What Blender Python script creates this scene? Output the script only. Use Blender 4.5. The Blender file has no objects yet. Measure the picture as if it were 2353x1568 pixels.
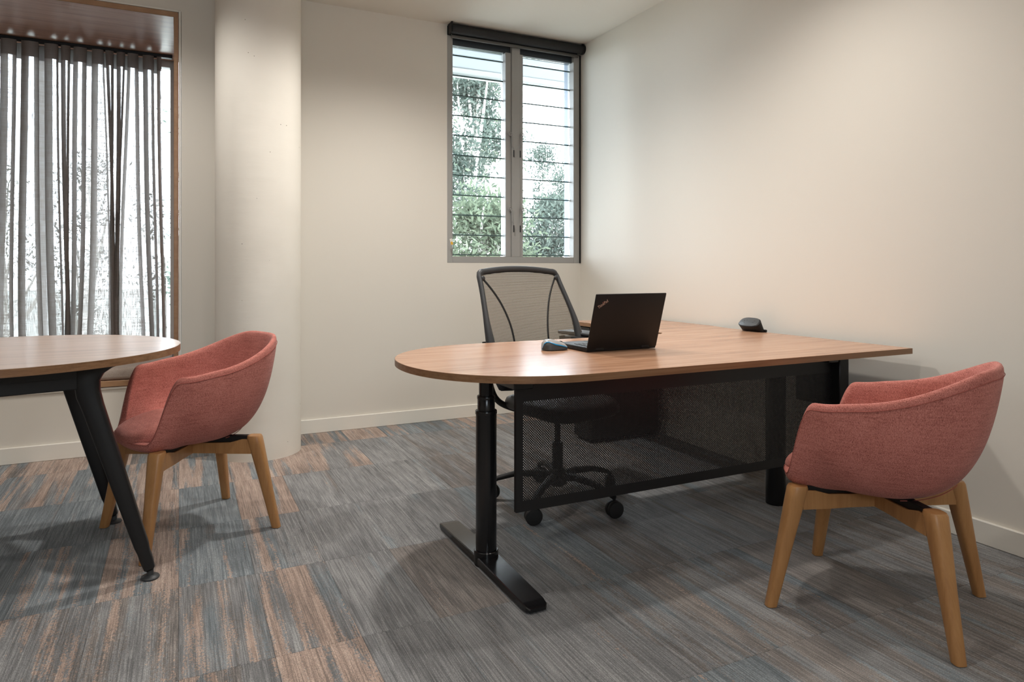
import bpy, bmesh, math, random
from mathutils import Vector, Matrix, noise
C = bpy.context.scene
COL = C.collection
PI = math.pi
rad = math.radians
TH = math.atan(.487)            # heading of the camera, clockwise from +Y
CAMZ = 1.06
RWX, BWY, CEIL = 2.785, 4.51, 2.775   # right wall, back wall, ceiling

# ------------------------------------------------------------------ camera
cd = bpy.data.cameras.new('camera'); cam = bpy.data.objects.new('camera', cd); COL.objects.link(cam)
cam.location = (0, 0, CAMZ); cam.rotation_euler = (PI/2, 0, -TH)
cd.sensor_width = 36; cd.lens = 1569/2353*36; cd.shift_y = -(784-617)/2353
cd.clip_start = .05; cd.clip_end = 300
C.camera = cam
# ------------------------------------------------------------------ view
C.view_settings.view_transform = 'Standard'; C.view_settings.look = 'None'
C.view_settings.gamma = 1; C.view_settings.use_curve_mapping = False
C.view_settings.exposure = 0.02
C.cycles.max_bounces = 8; C.cycles.diffuse_bounces = 5; C.cycles.transparent_max_bounces = 24
C.cycles.use_denoising = True
C.cycles.caustics_reflective = False; C.cycles.caustics_refractive = False
# ------------------------------------------------------------------ sky (overcast)
w = bpy.data.worlds.new('sky'); C.world = w; w.use_nodes = True
wn = w.node_tree; wn.nodes.clear()
o = wn.nodes.new('ShaderNodeOutputWorld'); b = wn.nodes.new('ShaderNodeBackground')
b.inputs[0].default_value = (.93, .97, 1, 1); b.inputs[1].default_value = 18
wn.links.new(b.outputs[0], o.inputs[0])
# ------------------------------------------------------------------ ceiling lamps: first two read from shadows, the rest added fill
def downlight_or_fill(x, y, power, cone=150, blend=1.0, r=.05, col=(1, .955, .895)):
    l = bpy.data.lights.new('downlight_or_fill', 'SPOT'); l.energy = power; l.spot_size = rad(cone); l.spot_blend = blend
    l.shadow_soft_size = r; l.color = col
    ob = bpy.data.objects.new('downlight_or_fill', l); ob.location = (x, y, CEIL-.06); COL.objects.link(ob)
downlight_or_fill(1.92, 2.02, 68)
downlight_or_fill(1.15, 3.3, 125)
downlight_or_fill(-.35, 3.6, 62)  # this lamp and those below are added to fill the room
downlight_or_fill(.55, 1.6, 40)
downlight_or_fill(-1.6, 1.6, 40)
downlight_or_fill(2.0, -.6, 40)
downlight_or_fill(.3, -.6, 30)
downlight_or_fill(-1.6, -.8, 30)
def portal(x, y, z, sx, sz):
    l = bpy.data.lights.new('window_portal', 'AREA'); l.shape = 'RECTANGLE'; l.size = sx; l.size_y = sz; l.cycles.is_portal = True
    ob = bpy.data.objects.new('window_portal', l); ob.location = (x, y, z); ob.rotation_euler = (-PI/2, 0, 0); COL.objects.link(ob)
portal(2.24, 4.75, 1.92, 1.15, 1.75)
portal(-1.2, 5.56, 1.5, 2.5, 2.15)
p_ = bpy.data.lights.new('window_portal', 'AREA'); p_.shape = 'RECTANGLE'; p_.size = 1.2; p_.size_y = .8; p_.cycles.is_portal = True
p_ = bpy.data.objects.new('window_portal', p_); p_.location = (-.3, -2.8, 2.0); p_.rotation_euler = (PI/2, 0, 0); COL.objects.link(p_)

# ================================================================== helpers
def new_mat(name):
    m = bpy.data.materials.new(name); m.use_nodes = True
    nt = m.node_tree; return m, nt, nt.nodes, nt.links, nt.nodes['Principled BSDF']
def plain(name, c, rough=.5, metal=0, spec=.5, bump=0, bscale=200):
    m, nt, N, L, P = new_mat(name)
    P.inputs['Base Color'].default_value = (*c, 1); P.inputs['Roughness'].default_value = rough
    P.inputs['Metallic'].default_value = metal; P.inputs['Specular IOR Level'].default_value = spec
    if bump:
        t = N.new('ShaderNodeTexCoord'); n = N.new('ShaderNodeTexNoise'); n.inputs['Scale'].default_value = bscale
        bp = N.new('ShaderNodeBump'); bp.inputs['Strength'].default_value = bump; bp.inputs['Distance'].default_value = .002
        L.new(t.outputs['Object'], n.inputs['Vector']); L.new(n.outputs[0], bp.inputs['Height']); L.new(bp.outputs[0], P.inputs['Normal'])
    return m
def node_math(N, L, op, a, b=None, clamp=False):
    n = N.new('ShaderNodeMath'); n.operation = op; n.use_clamp = clamp
    for i, v in enumerate((a, b)):
        if v is None: continue
        if isinstance(v, (int, float)): n.inputs[i].default_value = v
        else: L.new(v, n.inputs[i])
    return n.outputs[0]
def node_mix(N, L, f, a, b):
    n = N.new('ShaderNodeMix'); n.data_type = 'RGBA'
    for s, v in ((0, f), (6, a), (7, b)):
        if isinstance(v, (int, float)): n.inputs[s].default_value = v
        elif isinstance(v, tuple): n.inputs[s].default_value = (*v, 1)
        else: L.new(v, n.inputs[s])
    return n.outputs[2]
def node_noise(N, L, vec, scale, detail=2, dim='3D', rough=.5, w=None):
    n = N.new('ShaderNodeTexNoise'); n.inputs['Scale'].default_value = scale; n.inputs['Detail'].default_value = detail
    n.inputs['Roughness'].default_value = rough
    L.new(vec, n.inputs['Vector']); return n.outputs[0]
def node_map(N, L, vec, scale=(1, 1, 1), loc=None):
    n = N.new('ShaderNodeMapping'); n.inputs['Scale'].default_value = scale
    L.new(vec, n.inputs['Vector'])
    if loc is not None: L.new(loc, n.inputs['Location'])
    return n.outputs[0]
def node_ramp(N, L, f, stops):
    n = N.new('ShaderNodeValToRGB'); e = n.color_ramp.elements
    while len(e) < len(stops): e.new(.5)
    for k, (p, c) in enumerate(stops):
        e[k].position = p; e[k].color = (*c, 1) if isinstance(c, tuple) else (c, c, c, 1)
    L.new(f, n.inputs[0]); return n.outputs[0]

def tag(o, label=None, cat=None, group=None, kind=None):
    if label: o['label'] = label
    if cat: o['category'] = cat
    if group: o['group'] = group
    if kind: o['kind'] = kind
    return o
def thing(name, label, cat, loc=(0, 0, 0), rz=0, group=None):
    o = bpy.data.objects.new(name, None); COL.objects.link(o); o.location = loc; o.rotation_euler = (0, 0, rz)
    o.empty_display_size = .1
    return tag(o, label, cat, group)
def smooth(me, ang=40):
    for p in me.polygons: p.use_smooth = True
    try: me.set_sharp_from_angle(angle=rad(ang))
    except Exception: pass
def obj(name, bm, mat, parent=None, sm=None, world=False):
    """link a bmesh as ONE object; world=True: verts are in world space although it gets a parent"""
    if world and parent is not None:
        M = (Matrix.Translation(parent.location) @ parent.rotation_euler.to_matrix().to_4x4()).inverted()
        bmesh.ops.transform(bm, matrix=M, verts=bm.verts)
    bmesh.ops.recalc_face_normals(bm, faces=bm.faces)
    me = bpy.data.meshes.new(name); bm.to_mesh(me); bm.free()
    if sm: smooth(me, sm)
    me.materials.append(mat)
    o = bpy.data.objects.new(name, me); COL.objects.link(o)
    if parent is not None: o.parent = parent
    return o
def bx(bm, x0, x1, y0, y1, z0, z1, bev=0, seg=2, M=None):
    r = bmesh.ops.create_cube(bm, size=1)
    vs = r['verts']
    bmesh.ops.scale(bm, vec=(abs(x1-x0), abs(y1-y0), abs(z1-z0)), verts=vs)
    bmesh.ops.translate(bm, vec=((x0+x1)/2, (y0+y1)/2, (z0+z1)/2), verts=vs)
    if bev:
        es = {e for v in vs for e in v.link_edges}
        r2 = bmesh.ops.bevel(bm, geom=list(es), offset=bev, segments=seg, profile=.5, affect='EDGES')
        vs = list({v for f in r2['faces'] for v in f.verts} | {v for v in vs if v.is_valid})
    if M is not None: bmesh.ops.transform(bm, matrix=M, verts=vs)
    return vs
def box(x0, x1, y0, y1, z0, z1, bev=0, seg=2):
    bm = bmesh.new(); bx(bm, x0, x1, y0, y1, z0, z1, bev, seg); return bm
def boxes(*bs):
    bm = bmesh.new()
    for q in bs: bx(bm, *q)
    return bm
def rings(bm, rows, cap0=True, cap1=True, closed=True):
    vr = [[bm.verts.new(p) for p in r] for r in rows]
    n = len(vr[0])
    for a, c in zip(vr, vr[1:]):
        for i in range(n if closed else n-1):
            j = (i+1) % n; bm.faces.new((a[i], a[j], c[j], c[i]))
    if cap0: bm.faces.new(vr[0][::-1])
    if cap1: bm.faces.new(vr[-1])
    return vr
def lathe(bm, prof, cx=0, cy=0, n=32, axis='Z'):
    rows = []
    for r, z in prof:
        r = max(r, 1e-5)
        if axis == 'Z': rows.append([(cx+r*math.cos(2*PI*i/n), cy+r*math.sin(2*PI*i/n), z) for i in range(n)])
        elif axis == 'X': rows.append([(z, cx+r*math.cos(2*PI*i/n), cy+r*math.sin(2*PI*i/n)) for i in range(n)])
        else: rows.append([(cx+r*math.cos(2*PI*i/n), z, cy+r*math.sin(2*PI*i/n)) for i in range(n)])
    rings(bm, rows)
def cyl(r, z0, z1, cx=0, cy=0, n=32, bev=.002):
    bm = bmesh.new(); lathe(bm, [(r-bev, z0), (r, z0+bev), (r, z1-bev), (r-bev, z1)], cx, cy, n); return bm
def tube(bm, pts, rr, n=12, up=(0, 0, 1), flat=1.0, closed=False):
    """sweep: rr radius or list; flat scales the second axis"""
    P = [Vector(p) for p in pts]; m = len(P)
    if not isinstance(rr, (list, tuple)): rr = [rr]*m
    rows = []; up = Vector(up); side = None
    for i, p in enumerate(P):
        if closed: t = P[(i+1) % m]-P[i-1]
        else: t = P[min(i+1, m-1)]-P[max(i-1, 0)]
        t.normalize()
        s = t.cross(up)
        if s.length < 1e-3: s = side if side else t.cross(Vector((1, 0, 0)))
        s.normalize(); side = s; u = s.cross(t)
        rows.append([p+s*(rr[i]*math.cos(2*PI*k/n))+u*(rr[i]*flat*math.sin(2*PI*k/n)) for k in range(n)])
    if closed: rows.append(rows[0]); rings(bm, rows, False, False)
    else: rings(bm, rows)
    return bm
def catmull(pts, k=8):
    P = [Vector(p) for p in pts]; out = []
    for i in range(len(P)-1):
        a, b, c, d = P[max(i-1, 0)], P[i], P[i+1], P[min(i+2, len(P)-1)]
        for j in range(k):
            t = j/k
            out.append(.5*((2*b)+(c-a)*t+(2*a-5*b+4*c-d)*t*t+(3*b-a-3*c+d)*t**3))
    out.append(P[-1]); return out
def prism(bm, poly, z0, z1, bev=0, seg=2):
    n = len(poly)
    a = [bm.verts.new((x, y, z0)) for x, y in poly]; c = [bm.verts.new((x, y, z1)) for x, y in poly]
    for i in range(n):
        j = (i+1) % n; bm.faces.new((a[i], a[j], c[j], c[i]))
    fb = bm.faces.new(a[::-1]); ft = bm.faces.new(c)
    if bev:
        es = list({e for f in (fb, ft) for e in f.edges})
        bmesh.ops.bevel(bm, geom=es, offset=bev, segments=seg, profile=.5, affect='EDGES')
def mod(o, kind, **kw):
    m = o.modifiers.new(kind.lower(), kind)
    for k, v in kw.items(): setattr(m, k, v)
    return m

# ================================================================== materials
m_wall = plain('wall_paint', (.77, .73, .66), .75, spec=.25, bump=.05, bscale=300)
m_ceil = plain('ceiling_paint', (.80, .765, .70), .8, spec=.2)
m_skirt = plain('skirting_paint', (.84, .81, .74), .45, spec=.4)
m_black = plain('black_powder_coat', (.010, .010, .011), .38, spec=.45, bump=.05, bscale=900)
m_blackgloss = plain('black_satin_metal', (.008, .008, .009), .22, spec=.5)
m_plastic = plain('dark_grey_plastic', (.035, .038, .042), .45)
m_plblack = plain('black_plastic', (.007, .007, .0075), .5, spec=.35)
m_rubber = plain('black_rubber', (.01, .01, .01), .6)
m_alu = plain('grey_window_frame', (.36, .355, .34), .45, spec=.4)
m_aludark = plain('dark_frame_channel', (.045, .055, .065), .4)
m_ext = plain('blue_grey_outer_reveal', (.13, .165, .22), .5)  # blue tint of the glass reflection put into the reveal's colour
m_blind = plain('black_blind_fabric', (.012, .012, .013), .6)
m_grey = plain('grey_enamel', (.30, .29, .28), .4)
m_white = plain('grey_soffit', (.13, .14, .15), .6)

def mat_concrete():
    m, nt, N, L, P = new_mat('painted_concrete')
    t = N.new('ShaderNodeTexCoord')
    v = N.new('ShaderNodeTexVoronoi'); v.inputs['Scale'].default_value = 13; L.new(t.outputs['Object'], v.inputs['Vector'])
    n = node_noise(N, L, t.outputs['Object'], 3, 4)
    n2 = node_noise(N, L, t.outputs['Object'], 9, 2)
    thr = node_math(N, L, 'MULTIPLY', n2, .085)
    pit = node_math(N, L, 'LESS_THAN', v.outputs['Distance'], node_math(N, L, 'SUBTRACT', thr, .012))
    base = node_ramp(N, L, n, [(.3, (.77, .735, .665)), (.7, (.83, .795, .725))])
    c = node_mix(N, L, pit, base, (.22, .19, .16)); L.new(c, P.inputs['Base Color'])
    P.inputs['Roughness'].default_value = .7; P.inputs['Specular IOR Level'].default_value = .25
    bp = N.new('ShaderNodeBump'); bp.inputs['Strength'].default_value = .25; bp.inputs['Distance'].default_value = .004
    h = node_math(N, L, 'SUBTRACT', node_noise(N, L, node_map(N, L, t.outputs['Object'], (3, 3, 12)), 2, 5), node_math(N, L, 'MULTIPLY', pit, .6))
    L.new(h, bp.inputs['Height']); L.new(bp.outputs[0], P.inputs['Normal'])
    return m
m_conc = mat_concrete()

def mat_wood(name, c1, c2, c3, grain=(1.2, 22, 22), rough=.32, band=True, bump=.05):
    m, nt, N, L, P = new_mat(name)
    t = N.new('ShaderNodeTexCoord')
    v = node_map(N, L, t.outputs['Object'], grain)
    n1 = node_noise(N, L, v, 2.0, 6, rough=.6)
    v2 = node_map(N, L, t.outputs['Object'], (grain[0]*2.5, grain[1]*9, grain[2]*9))
    n2 = node_noise(N, L, v2, 2.0, 3)
    f = node_math(N, L, 'ADD', node_math(N, L, 'MULTIPLY', n1, .75), node_math(N, L, 'MULTIPLY', n2, .25))
    c = node_ramp(N, L, f, [(.34, c1), (.5, c2), (.66, c3)])
    L.new(c, P.inputs['Base Color']); P.inputs['Roughness'].default_value = rough
    P.inputs['Specular IOR Level'].default_value = .5
    bp = N.new('ShaderNodeBump'); bp.inputs['Strength'].default_value = bump; bp.inputs['Distance'].default_value = .001
    L.new(n2, bp.inputs['Height']); L.new(bp.outputs[0], P.inputs['Normal'])
    return m
m_desk = mat_wood('walnut_laminate', (.33, .170, .098), (.48, .268, .165), (.58, .35, .23), (1.3, 16, 16), .25)
m_edge = mat_wood('walnut_edge_band', (.17, .082, .036), (.245, .125, .058), (.30, .165, .085), (1.3, 16, 60), .4)
m_oak = mat_wood('oak_laminate', (.30, .19, .12), (.40, .265, .175), (.48, .33, .23), (1.3, 14, 14), .30)
m_lining = mat_wood('walnut_lining', (.33, .19, .135), (.44, .27, .20), (.52, .33, .25), (1.5, 14, 14), .33)
m_beech = mat_wood('beech', (.37, .175, .062), (.43, .215, .08), (.48, .25, .098), (20, 20, 1.5), .38)

def mat_fabric(name, dark, mid, light, scale=420, bump=.5):
    m, nt, N, L, P = new_mat(name)
    t = N.new('ShaderNodeTexCoord')
    a = node_noise(N, L, node_map(N, L, t.outputs['Object'], (1, 1, 3.2)), scale, 2)
    b_ = node_noise(N, L, node_map(N, L, t.outputs['Object'], (2.6, 2.6, .7)), scale*.55, 2)
    big = node_noise(N, L, t.outputs['Object'], 14, 3)
    sl = node_noise(N, L, node_map(N, L, t.outputs['Object'], (.25, .25, 3.5)), 60, 3)
    f = node_math(N, L, 'ADD', node_math(N, L, 'MULTIPLY', a, .5), node_math(N, L, 'MULTIPLY', b_, .3))
    f = node_math(N, L, 'ADD', f, node_math(N, L, 'MULTIPLY', big, .08)); f = node_math(N, L, 'ADD', f, node_math(N, L, 'MULTIPLY', sl, .12))
    c = node_ramp(N, L, f, [(.38, dark), (.49, mid), (.60, light)])
    L.new(c, P.inputs['Base Color']); P.inputs['Roughness'].default_value = .9; P.inputs['Specular IOR Level'].default_value = .15
    P.inputs['Sheen Weight'].default_value = .1; P.inputs['Sheen Roughness'].default_value = .5
    bp = N.new('ShaderNodeBump'); bp.inputs['Strength'].default_value = bump; bp.inputs['Distance'].default_value = .001
    L.new(f, bp.inputs['Height']); L.new(bp.outputs[0], P.inputs['Normal'])
    return m
m_pink = mat_fabric('salmon_melange_fabric', (.18, .052, .042), (.50, .168, .135), (.66, .275, .23))
m_pinkseam = plain('salmon_piping', (.36, .11, .088), .9, spec=.1)
m_cush = mat_fabric('taupe_cushion_fabric', (.30, .24, .20), (.42, .35, .30), (.50, .43, .38))

def mat_glass(name='window_glass', tint=(.93, .97, 1.0), refl=.07):
    m, nt, N, L, P = new_mat(name); N.remove(P)
    o = N['Material Output']; t = N.new('ShaderNodeBsdfTransparent'); g = N.new('ShaderNodeBsdfGlossy'); mx = N.new('ShaderNodeMixShader')
    t.inputs[0].default_value = (*tint, 1); g.inputs['Roughness'].default_value = .02
    lw = N.new('ShaderNodeLayerWeight'); lw.inputs[0].default_value = .35
    L.new(node_math(N, L, 'ADD', node_math(N, L, 'MULTIPLY', lw.outputs['Fresnel'], .8), 0.0, True), mx.inputs[0])
    L.new(t.outputs[0], mx.inputs[1]); L.new(g.outputs[0], mx.inputs[2]); L.new(mx.outputs[0], o.inputs[0])
    return m
m_glass = mat_glass()

def mat_sheer(name, thin, tk=1.0):
    m, nt, N, L, P = new_mat(name); N.remove(P); o = N['Material Output']
    t = N.new('ShaderNodeTexCoord')
    vert = node_noise(N, L, node_map(N, L, t.outputs['UV'], (900, 14, 1)), 1, 2)
    hor = node_noise(N, L, node_map(N, L, t.outputs['UV'], (10, 500, 1)), 1, 2)
    f = node_math(N, L, 'ADD', node_math(N, L, 'MULTIPLY', vert, .5), node_math(N, L, 'MULTIPLY', hor, .5))
    dens = node_ramp(N, L, f, [(.40, 0.0), (.58, 1.0)])
    d = N.new('ShaderNodeBsdfDiffuse'); tl = N.new('ShaderNodeBsdfTranslucent'); tr = N.new('ShaderNodeBsdfTransparent')
    d.inputs[0].default_value = (.36, .31, .28, 1); L.new(node_mix(N, L, dens, (.44*tk, .42*tk, .405*tk), (.17*tk, .145*tk, .13*tk)), tl.inputs[0])
    m1 = N.new('ShaderNodeMixShader'); m1.inputs[0].default_value = .5; L.new(d.outputs[0], m1.inputs[1]); L.new(tl.outputs[0], m1.inputs[2])
    m2 = N.new('ShaderNodeMixShader')
    fac = node_math(N, L, 'ADD', node_math(N, L, 'MULTIPLY', dens, .17), thin, True)
    L.new(fac, m2.inputs[0]); L.new(tr.outputs[0], m2.inputs[1]); L.new(m1.outputs[0], m2.inputs[2])
    L.new(m2.outputs[0], o.inputs[0]); return m
m_sheer = mat_sheer('sheer_linen', .82); m_sheerh = mat_sheer('sheer_linen_doubled', .985, .22)

def mat_carpet():
    m, nt, N, L, P = new_mat('striped_carpet_tile')
    t = N.new('ShaderNodeTexCoord'); oi = N.new('ShaderNodeObjectInfo')
    rnd = node_math(N, L, 'MULTIPLY', oi.outputs['Random'], 57.3)
    cmb = N.new('ShaderNodeCombineXYZ')
    for i in range(3): L.new(rnd, cmb.inputs[i])
    ob = t.outputs['Object']
    def nz(sx, sy, det=2, sc=1):
        return node_noise(N, L, node_map(N, L, ob, (sx, sy, 1), cmb.outputs[0]), sc, det)
    # the tufted lines: every row of tufts its own shade, drifting along its length
    sx_ = N.new('ShaderNodeSeparateXYZ'); L.new(ob, sx_.inputs[0])
    row = node_math(N, L, 'FLOOR', node_math(N, L, 'MULTIPLY', sx_.outputs[0], 420))
    seg = node_math(N, L, 'FLOOR', node_math(N, L, 'ADD', node_math(N, L, 'MULTIPLY', sx_.outputs[1], 7), node_math(N, L, 'MULTIPLY', row, .37)))
    cw = N.new('ShaderNodeCombineXYZ'); L.new(row, cw.inputs[0]); L.new(seg, cw.inputs[1]); L.new(rnd, cw.inputs[2])
    wn_ = N.new('ShaderNodeTexWhiteNoise'); L.new(cw.outputs[0], wn_.inputs['Vector'])
    fine = node_math(N, L, 'ADD', node_math(N, L, 'MULTIPLY', nz(240, 8.0, 1), .62), node_math(N, L, 'MULTIPLY', wn_.outputs['Value'], .38))
    mid = nz(48, 2.4, 3)
    wide = nz(12, 1.3, 2)
    rag = nz(190, 120, 1)             # ragged ends of the patches
    sep = N.new('ShaderNodeSeparateColor'); L.new(oi.outputs['Color'], sep.inputs[0])
    # base greys
    lump = node_math(N, L, 'SUBTRACT', nz(6, 3.2, 3), .5)
    f = node_math(N, L, 'ADD', node_math(N, L, 'MULTIPLY', fine, .66), node_math(N, L, 'MULTIPLY', mid, .34))
    f = node_math(N, L, 'ADD', f, node_math(N, L, 'MULTIPLY', lump, .42))
    own = N.new('ShaderNodeTexWhiteNoise'); own.noise_dimensions = '1D'; L.new(rnd, own.inputs['W'])
    f = node_math(N, L, 'ADD', f, node_math(N, L, 'MULTIPLY', node_math(N, L, 'SUBTRACT', own.outputs['Value'], .5), .11))
    base = node_ramp(N, L, f, [(.28, (.135, .136, .139)), (.48, (.232, .233, .236)), (.72, (.40, .40, .397))])
    def patch(cond_noise, amount, lo, hi, a):
        s = node_math(N, L, 'ADD', node_math(N, L, 'MULTIPLY', cond_noise, .78), node_math(N, L, 'MULTIPLY', rag, .22))
        s = node_math(N, L, 'ADD', s, amount)
        mr = N.new('ShaderNodeMapRange'); mr.inputs[1].default_value = lo; mr.inputs[2].default_value = hi; L.new(s, mr.inputs[0])
        return node_math(N, L, 'MULTIPLY', mr.outputs[0], a)
    w2 = nz(21, 1.2, 3); w3 = nz(18, 1.0, 3); w4 = nz(70, 1.2, 2)
    def amt(ch, k=.42): return node_math(N, L, 'SUBTRACT', node_math(N, L, 'MULTIPLY', sep.outputs[ch], k), .20)
    brown = node_ramp(N, L, f, [(.30, (.115, .104, .098)), (.48, (.20, .178, .165)), (.70, (.36, .32, .29))])
    teal = node_ramp(N, L, f, [(.30, (.125, .150, .166)), (.48, (.20, .235, .257)), (.70, (.34, .38, .40))])
    peach = node_ramp(N, L, f, [(.28, (.25, .185, .15)), (.48, (.47, .335, .265)), (.72, (.66, .50, .41))])
    c = node_mix(N, L, patch(w3, amt('Blue'), .49, .53, .95), base, brown)
    c = node_mix(N, L, patch(wide, amt('Green'), .49, .53, .9), c, teal)
    c = node_mix(N, L, patch(w2, amt('Red', .40), .515, .545, .85), c, peach)
    c = node_mix(N, L, patch(w4, amt('Red', .22), .60, .63, .8), c, peach)
    # individual tuft speckle
    sp = nz(520, 260, 0)
    c = node_mix(N, L, node_ramp(N, L, sp, [(.40, .38), (.62, 0.0)]), c, (.07, .07, .072))
    L.new(c, P.inputs['Base Color']); P.inputs['Roughness'].default_value = .95; P.inputs['Specular IOR Level'].default_value = .1
    P.inputs['Sheen Weight'].default_value = .15
    h = node_math(N, L, 'ADD', sp, node_math(N, L, 'MULTIPLY', fine, .8))
    bp = N.new('ShaderNodeBump'); bp.inputs['Strength'].default_value = .55; bp.inputs['Distance'].default_value = .003
    L.new(h, bp.inputs['Height']); L.new(bp.outputs[0], P.inputs['Normal'])
    return m
m_carpet = mat_carpet()

def mat_leaf(name, c1, c2):
    m, nt, N, L, P = new_mat(name); N.remove(P); o = N['Material Output']
    g = N.new('ShaderNodeNewGeometry')
    c = node_mix(N, L, g.outputs['Random Per Island'], c1, c2)
    d = N.new('ShaderNodeBsdfDiffuse'); tl = N.new('ShaderNodeBsdfTranslucent'); mx = N.new('ShaderNodeMixShader'); mx.inputs[0].default_value = .4
    L.new(c, d.inputs[0]); L.new(c, tl.inputs[0]); L.new(d.outputs[0], mx.inputs[1]); L.new(tl.outputs[0], mx.inputs[2]); L.new(mx.outputs[0], o.inputs[0])
    return m
m_leaf1 = mat_leaf('grey_green_leaves', (.034, .047, .040), (.088, .105, .088))
m_leaf2 = mat_leaf('fresh_green_leaves', (.042, .057, .038), (.105, .125, .085))
m_bark = plain('pale_bark', (.42, .40, .36), .9)

# ================================================================== the room
def struct(name, bm, mat, parent=None, sm=None):
    o = obj(name, bm, mat, parent, sm, world=parent is not None)
    if parent is None: o['kind'] = 'structure'
    return o
LX, FY = -3.2, -2.6                       # left wall, wall behind the camera
NX, NB, NT, ND = -.03, .415, 2.545, 5.50  # niche: right side, bottom, top, rear
NL = -2.45
bm = boxes((LX-.15, NL-.04, BWY, BWY+.15, 0, CEIL), (NL-.04, NX+.04, BWY, BWY+.15, 0, NB-.04), (NL-.04, NX+.04, BWY, BWY+.15, NT+.04, CEIL),
           (NX+.04, 1.69, BWY, BWY+.15, 0, CEIL), (1.69, RWX+.15, BWY, BWY+.15, 0, 1.10))
struct('wall_back', bm, m_wall)
struct('wall_right', box(RWX, RWX+.2, FY-.15, BWY+.2, 0, CEIL), m_wall)
struct('wall_left', box(LX-.15, LX, FY-.15, BWY, 0, CEIL), m_wall)
struct('wall_front', boxes((LX-.15, -.9, FY-.15, FY, 0, CEIL), (.3, RWX+.2, FY-.15, FY, 0, CEIL), (-.9, .3, FY-.15, FY, 0, 1.6), (-.9, .3, FY-.15, FY, 2.4, CEIL)), m_wall)
w3 = thing('added_fill_window', 'added fill-light window in the wall behind the viewer', None, (-.3, FY, 1.6)); w3['kind'] = 'structure'  # opening added so sky light fills the room from behind the camera
obj('window_frame', boxes((-.9, .3, FY-.1, FY-.04, 1.6, 1.65), (-.9, .3, FY-.1, FY-.04, 2.35, 2.4), (-.9, -.85, FY-.1, FY-.04, 1.65, 2.35), (.25, .3, FY-.1, FY-.04, 1.65, 2.35), (-.33, -.27, FY-.1, FY-.04, 1.65, 2.35)), m_alu, w3, world=True)
for (a, c) in ((-.85, -.33), (-.27, .25)): obj('pane', box(a, c, FY-.075, FY-.069, 1.65, 2.35), m_glass, w3, world=True)
struct('ceiling', box(LX-.15, RWX+.2, FY-.15, BWY+.15, CEIL, CEIL+.15), m_ceil)
struct('baseboard_back', boxes((LX, RWX, BWY-.015, BWY, 0, .09, .003, 1)), m_skirt)
struct('baseboard_right', boxes((RWX-.015, RWX, FY, BWY-.016, 0, .09, .003, 1)), m_skirt)
struct('baseboard_left', boxes((LX, LX+.015, FY, BWY-.016, 0, .09, .003, 1)), m_skirt)
# column
bm = bmesh.new(); lathe(bm, [(.2336, 0), (.2336, CEIL)], .4136, 4.203, 96)
tag(struct('trim_2', bm, m_conc, sm=40), 'round cream painted concrete column beside the window seat')

# floor: screed with carpet tiles laid on it
floor = struct('floor', box(LX-.15, RWX+.2, FY-.15, BWY+.15, -.12, -.007), plain('screed', (.05, .05, .05), .9))
TW, TL, X0, Y0 = .2375, .565, -.0025, 1.955
def tile_mesh(w_, l_):
    bm = bmesh.new(); bx(bm, .0003, w_-.0003, .0003, l_-.0003, -.0072, 0, .0012, 1)
    me = bpy.data.meshes.new('carpet_tile'); bm.to_mesh(me); bm.free(); me.materials.append(m_carpet); return me
tmeshes = {}
random.seed(11)
def tile_colour(x, y):
    """R peach, G teal, B brown amounts by how the photographed carpet changes over the room"""
    r = random.random
    if y > 3.95: return (.35+.45*r(), .3+.6*r(), .85)
    if x < -.25 and y > 2.5: return (.25+.4*r(), .5+.5*r(), .35+.3*r())
    if x < .2 and y > 2.5: return (.3+.35*r(), .45+.45*r(), .2+.4*r())
    if x < .1: return (.3+.3*r(), .1+.3*r(), .2+.35*r())
    if x < .28: return (.45+.3*r(), .1+.25*r(), .05+.3*r())
    if y > 3.6 and x < .9: return (.55+.3*r(), .2+.5*r(), .3)
    if x > 1.2 and y < 1.9: return (.03+.12*r(), .1+.32*r(), .4+.42*r())
    if x > 1.15: return (0.05+.15*r(), .15+.55*r()*r(), .2+.45*r())
    return (.05+.2*r()*r(), .02+.25*r(), .02+.18*r())
special = {(3, 0): (.30, 0, 1.0), (1, -1): (.75, .05, .2), (2, -1): (.05, .05, .05), (2, -2): (.80, .1, .1), (3, -2): (.75, .1, .2), (0, 0): (.4, .3, .3), (0, -1): (.4, .1, .45),
           (-2, -1): (.45, .05, .55), (-1, -1): (.1, .05, .3), (1, 1): (.35, .25, .2), (2, 1): (.1, .1, .1), (-3, 2): (.15, .95, .2), (-2, 2): (.2, .95, .1), (0, 2): (.15, .95, 0), (1, 2): (.75, .05, .3)}
i0, i1 = -14, 12
for i in range(i0, i1+1):
    xa = X0+i*TW; xb = min(xa+TW, RWX)
    xa = max(xa, LX)
    if xb-xa < .004: continue
    for j in range(-8, 5):
        ya = Y0+j*TL; yb = min(ya+TL, BWY)
        ya = max(ya, FY)
        if yb-ya < .004: continue
        if xa < -1.9 or ya < -.2:         # far outside the view: larger pieces are enough
            pass
        key = (round(xb-xa, 4), round(yb-ya, 4))
        if key not in tmeshes: tmeshes[key] = tile_mesh(*key)
        t = bpy.data.objects.new('carpet_tile', tmeshes[key]); COL.objects.link(t); t.parent = floor
        t.location = (xa, ya, 0)
        c = special.get((i, j)) or tile_colour(xa, ya)
        t.color = (*c, 1)

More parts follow.
